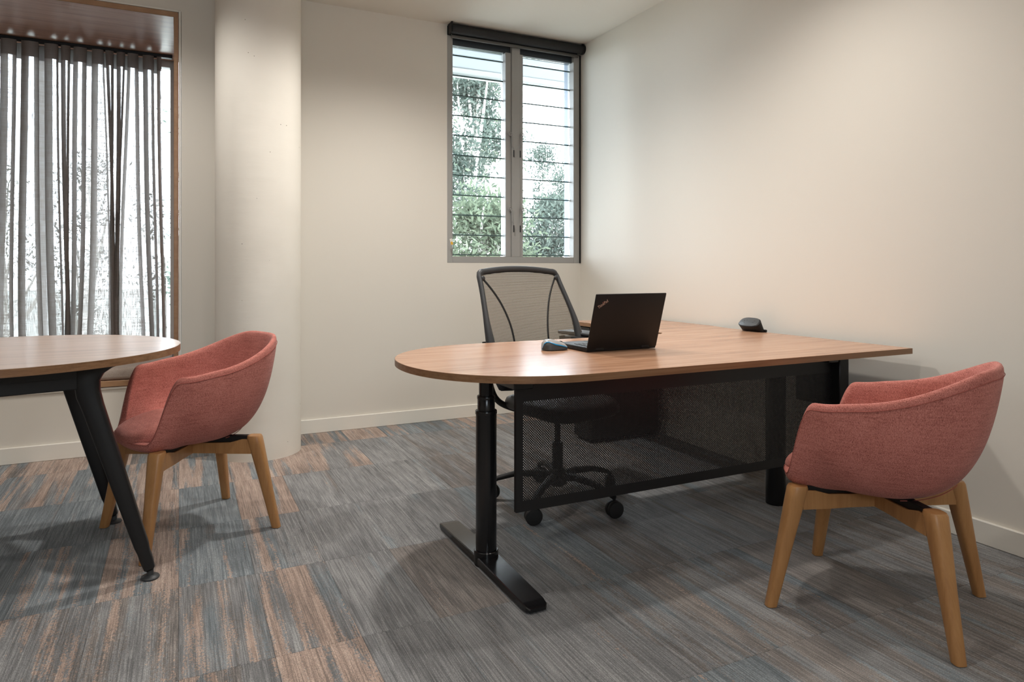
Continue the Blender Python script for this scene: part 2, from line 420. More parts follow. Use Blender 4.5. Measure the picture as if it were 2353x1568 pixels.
# ------------------------------------------------------------------ window seat niche (lined in wood)
seat = thing('trim_1', 'walnut lined window seat recess with curtain in the back wall', None, (NX, BWY, 0)); seat['kind'] = 'structure'
obj('lining_top', box(NL, NX, BWY-.012, ND, NT, NT+.025, .002, 1), m_lining, seat, world=True)
obj('lining_side', box(NX, NX+.025, BWY-.012, ND, NB-.025, NT+.025, .002, 1), m_lining, seat, world=True)
obj('lining_side', box(NL-.025, NL, BWY-.012, ND, NB-.025, NT+.025, .002, 1), m_lining, seat, world=True)
obj('bench_board', box(NL, NX, BWY-.012, ND, NB-.025, NB, .002, 1), m_lining, seat, world=True)
m_trim = mat_wood('trim_edge', (.30, .16, .08), (.38, .215, .115), (.45, .27, .15), (3, 3, 3), .4)
obj('edge_trim', boxes((NX, NX+.022, BWY-.014, BWY-.004, NB-.03, NT+.03, .002, 1), (NL, NX+.022, BWY-.0145, BWY-.004, NT, NT+.03, .002, 1), (NL, NX+.022, BWY-.0145, BWY-.004, NB-.03, NB+.004, .002, 1)), m_trim, seat, world=True)
obj('shadow_bead', boxes((NX+.026, NX+.038, BWY-.008, BWY+.01, NB-.045, NT+.045, .002, 1), (NL, NX+.026, BWY-.0085, BWY+.01, NT+.033, NT+.045, .002, 1), (NL, NX+.026, BWY-.0085, BWY+.01, NB-.045, NB-.033, .002, 1)), m_skirt, seat, world=True)
# outer shell of the bay
struct('wall_bay', boxes((NL-.2, NL-.04, BWY+.15, ND+.12, .2, 2.85), (NX+.04, NX+.16, BWY+.15, ND+.12, .2, 2.85), (NL-.04, NX+.04, BWY+.15, ND+.12, NT+.04, 2.85), (NL-.04, NX+.04, BWY+.15, ND+.12, .2, NB-.04)), plain('render_outside', (.5, .5, .48), .9))
cush = obj('seat_cushion', box(NL+.01, NX-.01, BWY+.0, ND-.1, NB+.003, NB+.073, .022, 4), m_cush, sm=50)
tag(cush, 'long taupe fabric cushion on the window seat bench', 'cushion')
# bay window behind the curtain
w1 = thing('window_1', 'tall window behind the sheer curtain', None, (NX, ND, NB)); w1['kind'] = 'structure'
fr = [(NX-.03, NX, ND-.04, ND+.03, NB, NT), (NL, NL+.05, ND-.04, ND+.03, NB, NT), (NL, NX-.03, ND-.04, ND+.03, NT-.05, NT), (NL, NX-.03, ND-.04, ND+.03, NB, NB+.05),
      (-.845, -.80, ND-.04, ND+.03, NB+.05, NT-.05), (-1.65, -1.605, ND-.04, ND+.03, NB+.05, NT-.05)]
obj('window_frame', boxes(*[(*q, .002, 1) for q in fr]), m_alu, w1, world=True)
for (a, c) in ((NL+.05, -1.65), (-1.605, -.845), (-.80, NX-.03)):
    obj('pane', box(a, c, ND-.006, ND, NB+.05, NT-.05), m_glass, w1, world=True)
# curtain track and sheer curtain
CY = 5.33
tr = obj('curtain_track', boxes((NL+.02, NX-.015, CY-.022, CY+.022, NT-.022, NT-.001, .003, 1)), m_plblack); tag(tr, 'black curtain track under the wooden recess ceiling', 'curtain track')
cu = thing('sheer_curtain', 'taupe sheer linen curtain with wave folds in front of the tall window', 'curtain', (-1.2, CY, NB+.08))
random.seed(5)
folds = [-.112]                       # fold centres seen at the top, right to left, uneven as hung
steps = [.075, .105, .06, .075, .05, .12, .075, .065, .13, .11, .105, .12, .07, .12, .085, .07, .11, .09]
for s in steps: folds.append(folds[-1]-s)
while folds[-1] > NL+.08: folds.append(folds[-1]-random.uniform(.07, .12))
NP = 10
def curtain_rows(z0, z1, nz, off=0.0):
    cols = []
    for k in range(len(folds)-1):
        for q in range(NP):
            t = (k+q/NP)
            cols.append(t)
    verts = []; uvs = []; s = 0; prev = None
    for t in cols:
        k = int(t); fx = t-k
        x = folds[k]*(1-fx)+folds[k+1]*fx
        w_ = folds[k]-folds[k+1]
        x += -.29*w_*math.sin(4*PI*fx)
        y = CY+.045*math.cos(2*PI*fx)*(-1)+off
        if prev: s += math.hypot(x-prev[0], y-prev[1])
        prev = (x, y); uvs.append(s); row = []
        for j in range(nz+1):
            z = z0+(z1-z0)*j/nz
            g = (NT-z)/2.0
            lean = -.0 + .028*g*math.sin(k*1.7+1)+.012*g*math.sin(k*.9+z*2)
            if k < 9: lean -= 0
            lean += .05*g*math.exp(-abs(k-3)/3)*(1 if k > 0 else 0)*math.sin(k*2.1)
            yy = y+.012*g*math.sin(3*z+k)
            row.append((x+lean, yy, z))
        verts.append(row)
    return verts, uvs
def curtain_obj(name, z0, z1, nz, mat, off=0.0):
    rows, us = curtain_rows(z0, z1, nz, off)
    bm = bmesh.new(); uvl = bm.loops.layers.uv.new('UVMap')
    vr = [[bm.verts.new(p) for p in r] for r in rows]
    for i in range(len(vr)-1):
        for j in range(nz):
            f = bm.faces.new((vr[i][j], vr[i+1][j], vr[i+1][j+1], vr[i][j+1]))
            for lp, (u, v) in zip(f.loops, ((us[i], rows[i][j][2]), (us[i+1], rows[i][j][2]), (us[i+1], rows[i][j+1][2]), (us[i], rows[i][j+1][2]))):
                lp[uvl].uv = (u, v)
    return obj(name, bm, mat, cu, sm=180, world=True)
curtain_obj('curtain_fabric', NB+.08, NT-.125, 20, m_sheer)
curtain_obj('curtain_heading', NT-.125, NT-.026, 2, m_sheerh)

# ------------------------------------------------------------------ louvre window
w2 = thing('window_2', 'two bay grey louvre window with glass blades', None, (2.24, BWY, 1.10)); w2['kind'] = 'structure'
WB, WT = 1.10, 2.70
FYA, FYB = BWY-.002, BWY+.09
obj('window_frame', boxes((1.69, 1.731, FYA, FYB, WB, WT, .002, 1), (2.722, RWX-.012, FYA, FYB, WB, WT, .002, 1), (1.731, 2.722, FYA, FYB, WB, 1.145, .002, 1),
     (2.195, 2.262, FYA, FYB, 1.145, WT, .002, 1)), m_alu, w2, world=True)
obj('frame_head', boxes((1.69, RWX-.012, FYA+.03, FYB, WT-.055, CEIL)), m_aludark, w2, world=True)
obj('side_channel', box(RWX-.012, RWX-.001, FYA-.005, FYB, WB, WT), m_blind, w2, world=True)
for xa in (2.149, 2.262):
    obj('jamb_channel', boxes((xa, xa+(.046 if xa < 2.2 else .03), FYA+.012, FYB, 1.145, WT-.055, .002, 1)), m_alu, w2, world=True)
# outer reveals of the wall beyond the glass
obj('outer_reveal', boxes((2.19, 2.262, FYB+.001, FYB+.04, WB+.02, WT-.03), (2.726, RWX-.001, FYB+.001, FYB+.058, WB+.001, WT), (1.691, 1.728, FYB+.001, FYB+.058, WB+.001, WT)), m_ext, w2, world=True)
pitch = .1427
for bi, (xa, xb) in enumerate(((1.731, 2.149), (2.292, 2.722))):
    z = 1.145
    zs = [1.145+.012+k*pitch+.0 for k in range(11)]
    zs = [q for q in zs if q < WT-.07]
    for k, q in enumerate(zs):
        bm = bmesh.new()
        h = min(pitch+.012, WT-.056-q)
        bx(bm, xa+.001, xb-.001, -.003, .003, 0, h, M=Matrix.Translation((0, BWY+.058, q)) @ Matrix.Rotation(rad(-3.5), 4, 'X'))
        g = obj('glass_blade', bm, m_glass, w2, world=True)
        bm = bmesh.new()
        bx(bm, xa+.001, xb-.001, -.0036, .0036, -.004, .004, M=Matrix.Translation((0, BWY+.058, q)) @ Matrix.Rotation(rad(-3.5), 4, 'X'))
        obj('blade_edge', bm, plain('blade_edge', (.05, .09, .09), .15) if (bi, k) == (0, 0) else bpy.data.materials['blade_edge'], w2, world=True)
def latch(x, z, s):
    bm = bmesh.new()
    tube(bm, [(x+.012*math.cos(a)*1, BWY-.012, z+.014*math.sin(a)) for a in [2*PI*i/16 for i in range(16)]], .0035, 8, up=(0, 1, 0), closed=True)
    tube(bm, [(x+s*.012, BWY-.012, z-.008), (x+s*.014, BWY-.014, z-.09), (x+s*.022, BWY-.02, z-.105), (x+s*.022, BWY-.022, z-.155)], [.005, .005, .004, .0035], 8, up=(0, 1, 0))
    bx(bm, x-.006, x+.006, BWY-.012, BWY+.012, z-.006, z+.006)
    h = obj('louvre_handle', bm, m_grey, w2, sm=40, world=True)
    bm = bmesh.new(); tube(bm, [(x+s*.022, BWY-.023, z-.12), (x+s*.022, BWY-.0235, z-.17)], .0045, 8, up=(0, 1, 0))
    g = obj('handle_grip', bm, m_plblack, None, sm=40); 
    g.parent = h; g.matrix_parent_inverse = Matrix.Translation(w2.location).inverted()
for z in (2.045, 1.495):
    latch(2.178, z, 1); latch(2.275, z, -1)
# roller blind
bl = thing('roller_blind', 'black roller blind rolled up at the head of the louvre window', 'blind', (2.24, BWY-.04, 2.73))
bm = bmesh.new(); lathe(bm, [(.033, 1.705), (.034, 1.706), (.034, 2.765), (.033, 2.766)], BWY-.042, 2.735, 32, 'X')
obj('fabric_roll', bm, m_blind, bl, sm=40, world=True)
bm = bmesh.new(); lathe(bm, [(.036, 2.764), (.0385, 2.767), (.0385, 2.781), (.036, 2.784)], BWY-.045, 2.735, 32, 'X'); bx(bm, 2.766, 2.783, BWY-.06, BWY, 2.735, CEIL-.001)
obj('end_bracket', bm, m_plblack, bl, sm=40, world=True)
obj('end_bracket', boxes((1.694, 1.704, BWY-.078, BWY-.003, 2.70, CEIL-.001, .002, 1)), m_plblack, bl, world=True)
obj('bottom_bar', boxes((1.712, 2.75, BWY-.032, BWY-.018, 2.676, 2.698, .004, 2)), plain('blind_bar', (.12, .115, .11), .3, .6), bl, world=True)
bm = bmesh.new()
for k in range(0, 150):
    z = 2.69-k*.0095
    if z < 1.32: break
    bmesh.ops.create_icosphere(bm, subdivisions=1, radius=.0026, matrix=Matrix.Translation((1.7005, BWY-.055+.0, z)))
ch = obj('bead_chain', bm, m_grey, bl, world=True); ch['kind'] = 'stuff'
bm = bmesh.new(); bx(bm, -.008, .010, -.0006, .0006, -.022, .022, M=Matrix.Translation((1.699, BWY-.058, 1.195+.05)) @ Matrix.Rotation(rad(-14), 4, 'Y'))
tg = obj('safety_tag', bm, plain('white_tag', (.75, .72, .66), .6), bl, world=True)
bm = bmesh.new(); bx(bm, -.007, .009, -.0012, .0000, -.020, .0, M=Matrix.Translation((1.699, BWY-.058, 1.195+.05)) @ Matrix.Rotation(rad(-14), 4, 'Y'))
g = obj('tag_print', bm, plain('yellow_print', (.75, .42, .03), .6)); g.parent = tg; g.matrix_parent_inverse = Matrix.Translation(bl.location).inverted()

# ------------------------------------------------------------------ outside
so = tag(obj('eaves', boxes((.2, 7.5, 4.70, 6.12, 2.95, 3.02)), m_white), 'pale eaves lining outside above the louvre window', 'eaves')
so['kind'] = 'structure'
o_ = obj('fascia', boxes((.2, 7.5, 6.12, 6.16, 2.90, 3.06, .004, 1), (.2, 7.5, 5.98, 6.12, 2.935, 2.95, .003, 1)), plain('fascia', (.16, .17, .16), .5), so)
obj('joint_strip', boxes((2.02, 2.035, 4.72, 5.98, 2.945, 2.95)), m_grey, so)
struct('ground', box(-80, 80, 4.7, 160, -3.3, -3.2), plain('paving_outside', (.36, .37, .34), .95))

def tree(x, y, z0, ztop, rx, nleaf, mat, label, seed, gap=.5, clusters=46, zlow=None, ls=.048):
    random.seed(seed); t = thing('tree', label, 'tree', (x, y, z0), 0, 'trees outside the windows')
    bm = bmesh.new(); H = ztop-z0
    zlow = z0+.35*H if zlow is None else zlow
    lean = random.uniform(-.5, .5)
    trunk = [(x+lean*k/6+.12*math.sin(k*1.3+seed), y, z0+H*.92*k/6) for k in range(7)]
    tube(bm, catmull(trunk, 3), [.17*(1-i/19.5)+.02 for i in range(19)], 8, up=(0, 1, 0))
    cl = []
    for k in range(clusters):
        zz = zlow+(ztop-zlow)*random.random()**.9
        f = (zz-zlow)/(ztop-zlow); rr = rx*(1-.55*f*f)
        a = random.uniform(0, 2*PI); q = math.sqrt(random.random())*rr
        c = Vector((x+lean*(zz-z0)/H+q*math.cos(a), y+q*math.sin(a)*.8, zz)); cl.append(c)
        kk = max(0, min(18, int((zz-z0)/H*17)-2)); bz = Vector(catmull(trunk, 3)[kk])
        if k % 2 == 0:
            mid_ = bz.lerp(c, .5)+Vector((0, 0, -.15))
            tube(bm, [bz, mid_, c], [.045, .03, .012], 5, up=(.1, .2, 1))
    obj('trunk', bm, m_bark, t, sm=60, world=True)
    vs = []; fs = []; per = int(nleaf*2.6)//clusters
    for c in cl:
        R0 = random.uniform(.35, .8)*gap*1.6
        for _ in range(per):
            d = Vector((random.gauss(0, 1), random.gauss(0, 1), random.gauss(0, .75)))*R0*.5
            p = c+d; u = Vector((random.gauss(0, 1), random.gauss(0, 1), random.gauss(0, 1)-.4)).normalized()
            v = u.cross(Vector((random.gauss(0, 1), random.gauss(0, 1), random.gauss(0, 1)))).normalized()
            L_ = ls*random.uniform(.6, 1.4); n = len(vs)
            vs += [p-u*L_, p+v*L_*.35, p+u*L_, p-v*L_*.35]; fs.append((n, n+1, n+2, n+3))
    me = bpy.data.meshes.new('foliage'); me.from_pydata([tuple(q-Vector((x, y, z0))) for q in vs], [], fs); me.materials.append(mat)
    fo = bpy.data.objects.new('foliage', me); COL.objects.link(fo); fo.parent = t; fo['kind'] = 'stuff'
    return t
def dirpos(px, d):
    u = (px-1176.5)/1569; return (math.cos(TH)*u*d+math.sin(TH)*d, -math.sin(TH)*u*d+math.cos(TH)*d)
for k, (px, d, zt, rx, nl, mt, lb, gp, cl, zl) in enumerate([
    (1045, 12.5, 5.5, 1.0, 4600, m_leaf1, 'tall open gum tree at the left of the louvre window view', .42, 40, 2.2),
    (1135, 16.5, 5.6, .85, 2600, m_leaf2, 'gum tree standing right of the tallest one, before the window post', .42, 30, 1.8),
    (1225, 20.0, 4.6, .8, 1300, m_leaf1, 'thin tree just right of the window post', .4, 16, 1.6),
    (1292, 17.0, 3.35, 1.0, 2600, m_leaf1, 'rounded tree at the right of the louvre window view', .42, 28, 1.2),
    (1075, 9.3, 1.95, .72, 4200, m_leaf2, 'low dense bush at the foot of the left louvre bay', .42, 40, .2),
    (1280, 12.3, 2.2, .85, 4800, m_leaf1, 'low dense bush at the foot of the right louvre bay', .42, 40, .2),
    (395, 12.0, 4.2, .8, 900, m_leaf1, 'tree seen past the right edge of the curtain', .45, 22, .5),
    (190, 15.0, 3.4, 1.2, 700, m_leaf1, 'tree behind the middle of the sheer curtain', .5, 22, -.5),
    (20, 15.5, 4.0, 1.2, 700, m_leaf2, 'tree behind the left half of the sheer curtain', .5, 22, -.5)]):
    x, y = dirpos(px, d); tree(x, y, -3.2, zt, rx, nl, mt, lb, 20+k, gp, cl, zl)

# ================================================================== furniture
def top_with_edge(name, edge_name, poly, z0, z1, parent, mt, me_, bev=.0015):
    """table top whose edge band is a part of its own"""
    bm = bmesh.new(); prism(bm, poly, z0, z1, .0008, 1)
    t = obj(name, bm, mt, parent, world=True)
    cx = sum(p[0] for p in poly)/len(poly); cy = sum(p[1] for p in poly)/len(poly)
    n = len(poly); out = []
    for i in range(n):
        a, b_, c = Vector(poly[i-1]), Vector(poly[i]), Vector(poly[(i+1) % n])
        e1 = (b_-a).normalized(); e2 = (c-b_).normalized(); nn = Vector((e1.y+e2.y, -e1.x-e2.x)).normalized()
        k = 1/max(.5, nn.dot(Vector((e1.y, -e1.x)))); out.append(b_+nn*.0012*k)
    bm = bmesh.new()
    rows = [[(p.x, p.y, z) for p in out] for z in (z0+.0004, z1-.0004)]
    inn = [[(p[0], p[1], z) for p in poly] for z in (z1-.0004, z0+.0004)]
    rings(bm, [rows[0], rows[1], inn[0], inn[1], rows[0]], False, False)
    e = obj(edge_name, bm, me_, None); e.parent = t; e.matrix_parent_inverse = Matrix.Translation(parent.location).inverted()
    return t

# ---------------- desk
DZ, DT = .73, .0235
D0, D1 = 1.813, 2.762
rD = (D1-D0)/2; cD = .695+rD*.99
desk = thing('office_desk', 'L-shaped walnut desk with rounded left end on black steel legs', 'desk', (1.7, 2.29, 0))
poly = []
for k in range(0, 41):                # rounded end, slightly squarer than a half circle
    a = PI/2+PI*k/40; c, s = math.cos(a), math.sin(a); e = 2/2.12
    poly.append((cD+rD*math.copysign(abs(c)**e, c), (D0+D1)/2+rD*math.copysign(abs(s)**e, s)))
poly += [(2.722, D0), (2.722, 2.87), (2.745, 2.97), (2.76, 3.05), (2.765, 3.69), (2.22, 3.69), (2.22, 2.80), (2.18, D1)]
top_with_edge('desktop', 'edge_band', poly, DZ-DT, DZ, desk, m_desk, m_edge)
UZ = DZ-DT-.0005
def obj_d(name, bm, mat=m_black, sm=40): return obj(name, bm, mat, desk, sm, world=True)
lx, ly = .99, 2.245
leg = obj_d('leg', cyl(.0375, .028, .545, lx, ly, 40), m_blackgloss)
def sub(o, parent_thing, par):
    o.parent = par; o.matrix_parent_inverse = Matrix.Translation(parent_thing.location).inverted(); return o
bm = bmesh.new(); lathe(bm, [(.0315, .54), (.0315, .598), (.030, .600)], lx, ly, 40); lathe(bm, [(.0385, .538), (.0392, .541), (.0392, .549), (.0375, .552)], lx, ly, 40)
sub(obj('middle_tube', bm, m_blackgloss, sm=40), desk, leg)
bm = bmesh.new(); lathe(bm, [(.026, .598), (.026, UZ-.03), (.025, UZ-.03)], lx, ly, 40); lathe(bm, [(.0325, .592), (.033, .595), (.033, .602), (.0315, .604)], lx, ly, 40)
bx(bm, lx-.035, lx+.035, ly-.30, ly+.30, UZ-.034, UZ-.004, .003, 1)
sub(obj('upper_tube', bm, m_blackgloss, sm=40), desk, leg)
# T foot
def foot_bm(x, y0, y1, yc):
    bm = bmesh.new(); rows = []
    for (y, hw, h) in ((y0, .028, .016), (y0+.012, .037, .022), (y0+.04, .040, .026), (yc-.06, .041, .034), (yc+.06, .041, .034), (y1-.04, .040, .026), (y1-.012, .037, .022), (y1, .028, .016)):
        rows.append([(x-hw, y, .006), (x-hw, y, h-.003), (x-hw+.003, y, h), (x+hw-.003, y, h), (x+hw, y, h-.003), (x+hw, y, .006)])
    rings(bm, rows); bx(bm, x-.03, x+.03, y0+.03, y0+.06, 0, .007); bx(bm, x-.03, x+.03, y1-.06, y1-.03, 0, .007)
    lathe(bm, [(.042, .0), (.044, .01), (.044, .05), (.042, .053)], x, yc, 40)
    return bm
obj_d('foot', foot_bm(lx, 1.85, 2.64, ly), m_blackgloss, 30)
rx_, ry_ = 2.42, 2.25
leg2 = obj_d('leg', cyl(.0435, .0, UZ-.03, rx_, ry_, 40), m_blackgloss)
obj_d('cross_beam', boxes((lx+.04, 2.60, ly+.03, ly+.07, UZ-.045, UZ-.004, .003, 1), (rx_-.03, rx_+.03, ly-.30, ly+.40, UZ-.034, UZ-.004, .003, 1), (2.60, 2.66, 2.06, 2.30, UZ-.26, UZ, .004, 1)), m_black)
# perforated modesty screen: real holes
def perforated(x0, x1, z0, z1, y, px0, px1, pz0, pz1, p=.009, r=.0022):
    bm = bmesh.new()
    nx = int((px1-px0)/p); nz_ = int((pz1-pz0)/(p/2))
    dx = (px1-px0)/nx; dz = (pz1-pz0)/nz_
    # diamond lattice: cell centres (i*dx, j*dz) with i+j even, cell corners at the odd points
    V = {}
    def cv(i, j):
        k = (i, j)
        if k not in V: V[k] = bm.verts.new((px0+i*dx/2, y, pz0+j*dz))
        return V[k]
    NX_, NZ_ = nx*2, nz_
    for i in range(0, NX_+1):
        for j in range(0, NZ_+1):
            if (i+j) % 2: continue
            cx, cz = px0+i*dx/2, pz0+j*dz
            if i in (0, NX_) or j in (0, NZ_):
                # border cells: plain
                cs = [(i+1, j), (i, j+1), (i-1, j), (i, j-1)]
                cs = [c for c in cs if 0 <= c[0] <= NX_ and 0 <= c[1] <= NZ_]
                ctr = bm.verts.new((cx, y, cz))
                if len(cs) == 3:
                    if i == 0: q = [(0, j-1), (1, j), (0, j+1)]
                    elif i == NX_: q = [(NX_, j+1), (NX_-1, j), (NX_, j-1)]
                    elif j == 0: q = [(i+1, 0), (i, 1), (i-1, 0)]
                    else: q = [(i-1, NZ_), (i, NZ_-1), (i+1, NZ_)]
                    bm.faces.new([ctr]+[cv(*c) for c in q])
                elif len(cs) == 2: bm.faces.new([ctr, cv(*cs[0]), cv(*cs[1])])
                continue
            hole = [bm.verts.new((cx+r*math.cos(PI*k/4), y, cz+r*math.sin(PI*k/4))) for k in range(8)]
            cs = [cv(i+1, j), cv(i, j+1), cv(i-1, j), cv(i, j-1)]
            for k in range(4):
                bm.faces.new((cs[k], cs[(k+1) % 4], hole[(2*k+2) % 8], hole[2*k+1], hole[2*k]))
    # solid margin
    o4 = [(x0, z0), (x1, z0), (x1, z1), (x0, z1)]; i4 = [(px0, pz0), (px1, pz0), (px1, pz1), (px0, pz1)]
    ov = [bm.verts.new((a, y, b_)) for a, b_ in o4]; iv = [bm.verts.new((a, y, b_)) for a, b_ in i4]
    for k in range(4): bm.faces.new((ov[k], ov[(k+1) % 4], iv[(k+1) % 4], iv[k]))
    return bm
SY = 2.10
scr = obj('modesty_screen', perforated(1.038, 2.66, .220, .655, SY, 1.062, 2.63, .255, .602), m_black, desk, world=True)
mod(scr, 'SOLIDIFY', thickness=.0014, offset=0)
obj_d('screen_flange', boxes((1.038, 1.0395, SY, SY+.015, .220, .655), (1.038, 2.66, SY, SY+.02, .653, .655), (1.30, 1.33, SY, SY+.06, .62, UZ-.004), (2.0, 2.03, SY, SY+.06, .62, UZ-.004)), m_black)

# pedestal under the return
pd = thing('drawer_pedestal', 'black steel drawer pedestal under the far wing of the desk', 'pedestal', (2.45, 3.6, 0))
obj('body', boxes((2.225, 2.735, 3.50, 3.68, .02, UZ-.002, .004, 1)), m_black, pd, world=True)
for (a, c) in ((.03, .33), (.34, .51), (.52, .69)):
    d_ = obj('drawer', boxes((2.23, 2.73, 3.482, 3.498, a, c, .002, 1)), m_black, pd, world=True)
    sub(obj('handle', boxes((2.36, 2.47, 3.476, 3.483, c-.03, c-.02, .002, 1)), m_plastic), pd, d_)
for (a, c) in ((2.26, 3.53), (2.70, 3.53), (2.26, 3.65), (2.70, 3.65)):
    obj('glide', cyl(.02, 0, .021, a, c, 16), m_rubber, pd, world=True)
# height controller under the return edge
hc = thing('desk_controller', 'small black control box hanging under the return edge behind the laptop', 'controller', (2.27, 3.4, .69))
obj('housing', box(2.228, 2.30, 3.36, 3.47, .676, UZ-.0005, .004, 2), m_plblack, hc, sm=40, world=True)
obj('label_print', boxes((2.2272, 2.2279, 3.395, 3.455, .680, .684)), plain('white_print', (.7, .7, .7), .6), hc, world=True)

# ---------------- power box on the desk edge by the wall
pb = thing('power_box', 'black clamp-on power outlet box at the desk edge by the wall', 'power outlet', (2.70, 2.70, DZ))
bm = bmesh.new(); rows = []
tilt = Vector((-.030, .0, .050)); N_ = 36
def lozenge(c, ln, wd, zt, shrink=1, tl=0):
    out = []
    for k in range(N_):
        a = 2*PI*k/N_; ca, sa = math.cos(a), math.sin(a); e = 2/2.8
        yy = ln*math.copysign(abs(sa)**e, sa)*shrink; xx = wd*math.copysign(abs(ca)**e, ca)*shrink
        out.append((c[0]+xx*.9, c[1]+yy, c[2]+xx*tl))
    return out
b0 = Vector((2.706, 2.665, DZ+.0005)); t0 = b0+tilt
rings(bm, [lozenge(b0, .072, .020, 0), lozenge(t0-tilt*.06, .070, .026, 0, 1, .85), lozenge(t0, .068, .026, 0, .95, .85)])
obj('housing', bm, m_plblack, pb, sm=35, world=True)
bm = bmesh.new(); rings(bm, [lozenge(t0+Vector((-.0, 0, .0002)), .068, .026, 0, .93, .85), lozenge(t0+Vector((-.0008, 0, .0012)), .068, .026, 0, .88, .85)])
obj('socket_face', bm, plain('socket_face_grey', (.06, .063, .065), .45), pb, sm=35, world=True)
for (dy, dx_, l_, an) in ((.035, .004, .007, 30), (.020, .007, .006, -30), (.028, -.008, .006, 90), (-.028, -.004, .011, 90), (-.032, .006, .007, 90)):
    c = t0+Vector((dx_*.9, dy, dx_*.85+.0012)); bm = bmesh.new()
    bx(bm, -l_/2, l_/2, -.0015, .0015, -.0008, .0008, M=Matrix.Translation(c) @ Matrix.Rotation(rad(-43), 4, 'Y') @ Matrix.Rotation(rad(an), 4, 'Z'))
    obj('socket_slot', bm, m_rubber, pb, world=True)
bm = bmesh.new(); lathe(bm, [(.006, 2.583), (.007, 2.585), (.007, 2.60)], 2.712, DZ+.0075, 16, 'Y')
obj('clamp_knob', bm, m_plblack, pb, sm=40, world=True)

# ---------------- laptop
lp = thing('laptop', 'open black laptop with its lid back towards the viewer', 'laptop', (1.60, 2.275, DZ))
LW, LD = .335, .232
bm = bmesh.new(); rows = []
obj('base', box(-LW/2, LW/2, 0, LD, .002, .019, .003, 2), m_plblack, lp, sm=30)
deck = obj('keyboard_deck', box(-LW/2+.006, LW/2-.006, .006, LD-.006, .0188, .0194), m_plastic, lp)
kb = bpy.data.meshes.new('key'); kbm = bmesh.new(); bx(kbm, -.0078, .0078, -.0075, .0075, 0, .0022, .0008, 1); kbm.to_mesh(kb); kbm.free(); kb.materials.append(m_plastic)
for r_ in range(6):
    for c_ in range(15):
        if r_ == 5 and 4 < c_ < 9: continue
        k_ = bpy.data.objects.new('key', kb); COL.objects.link(k_); k_.parent = deck; k_.location = (-.138+c_*.0190+.003*(r_ % 2), .035+r_*.0185, .0194)
sp_ = obj('key', boxes((-.058, .018, .120, .135, .0194, .0212)), m_plastic); sp_.parent = deck
tp = obj('touchpad', boxes((-.05, .05, .150, .212, .0194, .0198)), m_plblack); tp.parent = deck
bm = bmesh.new()
for q in ((.05, .062), (.072, .092), (.11, .135), (.155, .165)): bx(bm, -LW/2-.0002, -LW/2+.001, q[0], q[1], .007, .013)
po = obj('port', bm, m_rubber, lp)
lid_a = math.atan2(.07, .225)
lid = obj('lid', box(-LW/2, LW/2, -.004, .003, .004, .236, .003, 2), m_plblack, lp, sm=30)
lid.location = (0, .002, .006); lid.rotation_euler = (lid_a, 0, 0)
s_ = obj('screen', boxes((-LW/2+.01, LW/2-.01, .0031, .0034, .02, .228)), plain('screen_off', (.01, .01, .012), .1)); s_.parent = lid
for q in ((-.13, -.09), (.09, .13)): obj('hinge', boxes((*q, -.006, .006, .006, .018, .003, 1)), m_plblack, lp)
fc = bpy.data.curves.new('lettering', 'FONT'); fc.body = 'ThinkPad'; fc.size = .0165; fc.extrude = .0002; fc.align_x = 'CENTER'; fc.align_y = 'CENTER'; fc.shear = .0
fo = bpy.data.objects.new('lettering', fc); COL.objects.link(fo); bpy.context.view_layer.update()
dg = bpy.context.evaluated_depsgraph_get(); me = bpy.data.meshes.new_from_object(fo.evaluated_get(dg)); bpy.data.objects.remove(fo)
m_letter = plain('silver_lettering', (.55, .42, .36), .35, .3)
me.materials.clear(); me.materials.append(m_letter)
le = bpy.data.objects.new('lettering', me); COL.objects.link(le); le.parent = lid
le.location = (-LW/2+.037, -.0044, .196); le.rotation_euler = (PI/2, rad(-36), 0)
le.scale = (.80, 1.12, 1)
rd = obj('lettering_dot', boxes((-.0012, .0012, -.0012, .0012, -.0003, .0003)), plain('red_dot', (.6, .02, .01), .3)); rd.parent = lid
rd.location = (-LW/2+.0355, -.0046, .2035)

# ---------------- mouse
MS = 1.14
ms = thing('computer_mouse', 'small grey computer mouse with a blue band beside the laptop', 'mouse', (1.362, 2.405, DZ), rad(-8))
def mouse_rows(zlo, zhi, grow=0.0, n=28, m=16):
    rows = []
    for i in range(m+1):
        t = -1+2*i/m; x = .049*t
        hw = .030*(1-abs(t)**3.2)**.5*(1-.10*t)+grow*.3
        hh = (.035-.011*t-.004*t*t)*(1-abs(t)**4)**.4
        rows.append((x, max(hw, .0006), max(hh, .001)))
    return rows
def bv(t):
    k = max(0, min(1, (-t-.0)/.8)); return .13+.13*k*k*(3-2*k)-.04*max(0, t)
def mouse_part(name, mat, f0, f1, off):
    bm = bmesh.new(); R_ = mouse_rows(0, 1); K = 14; g = []
    for (x, hw, hh) in R_:
        row = []; tt = x/.049; v0 = f0(tt); v1 = f1(tt)
        for k in range(K+1):
            v = v0+(v1-v0)*k/K                   # v 0..1 : left foot over the hump to right foot
            a = PI*v; y = (hw+off)*math.cos(a); z = .003+(hh-.003+off)*abs(math.sin(a))**.75
            row.append((x*(1+off*8)*MS, y*MS, z*MS))
        g.append(row)
    vr = [[bm.verts.new(p) for p in r] for r in g]
    for a, c in zip(vr, vr[1:]):
        for i in range(K): bm.faces.new((a[i], a[i+1], c[i+1], c[i]))
    return obj(name, bm, mat, ms, sm=60)
mouse_part('shell', plain('mouse_grey', (.05, .052, .055), .45), lambda t: 0, lambda t: 1, 0)
mouse_part('cover', plain('mouse_silver', (.36, .35, .345), .3), lambda t: bv(t)+.035, lambda t: 1-bv(t)-.035, .0008)
mb = plain('mouse_blue', (.01, .28, .60), .3)
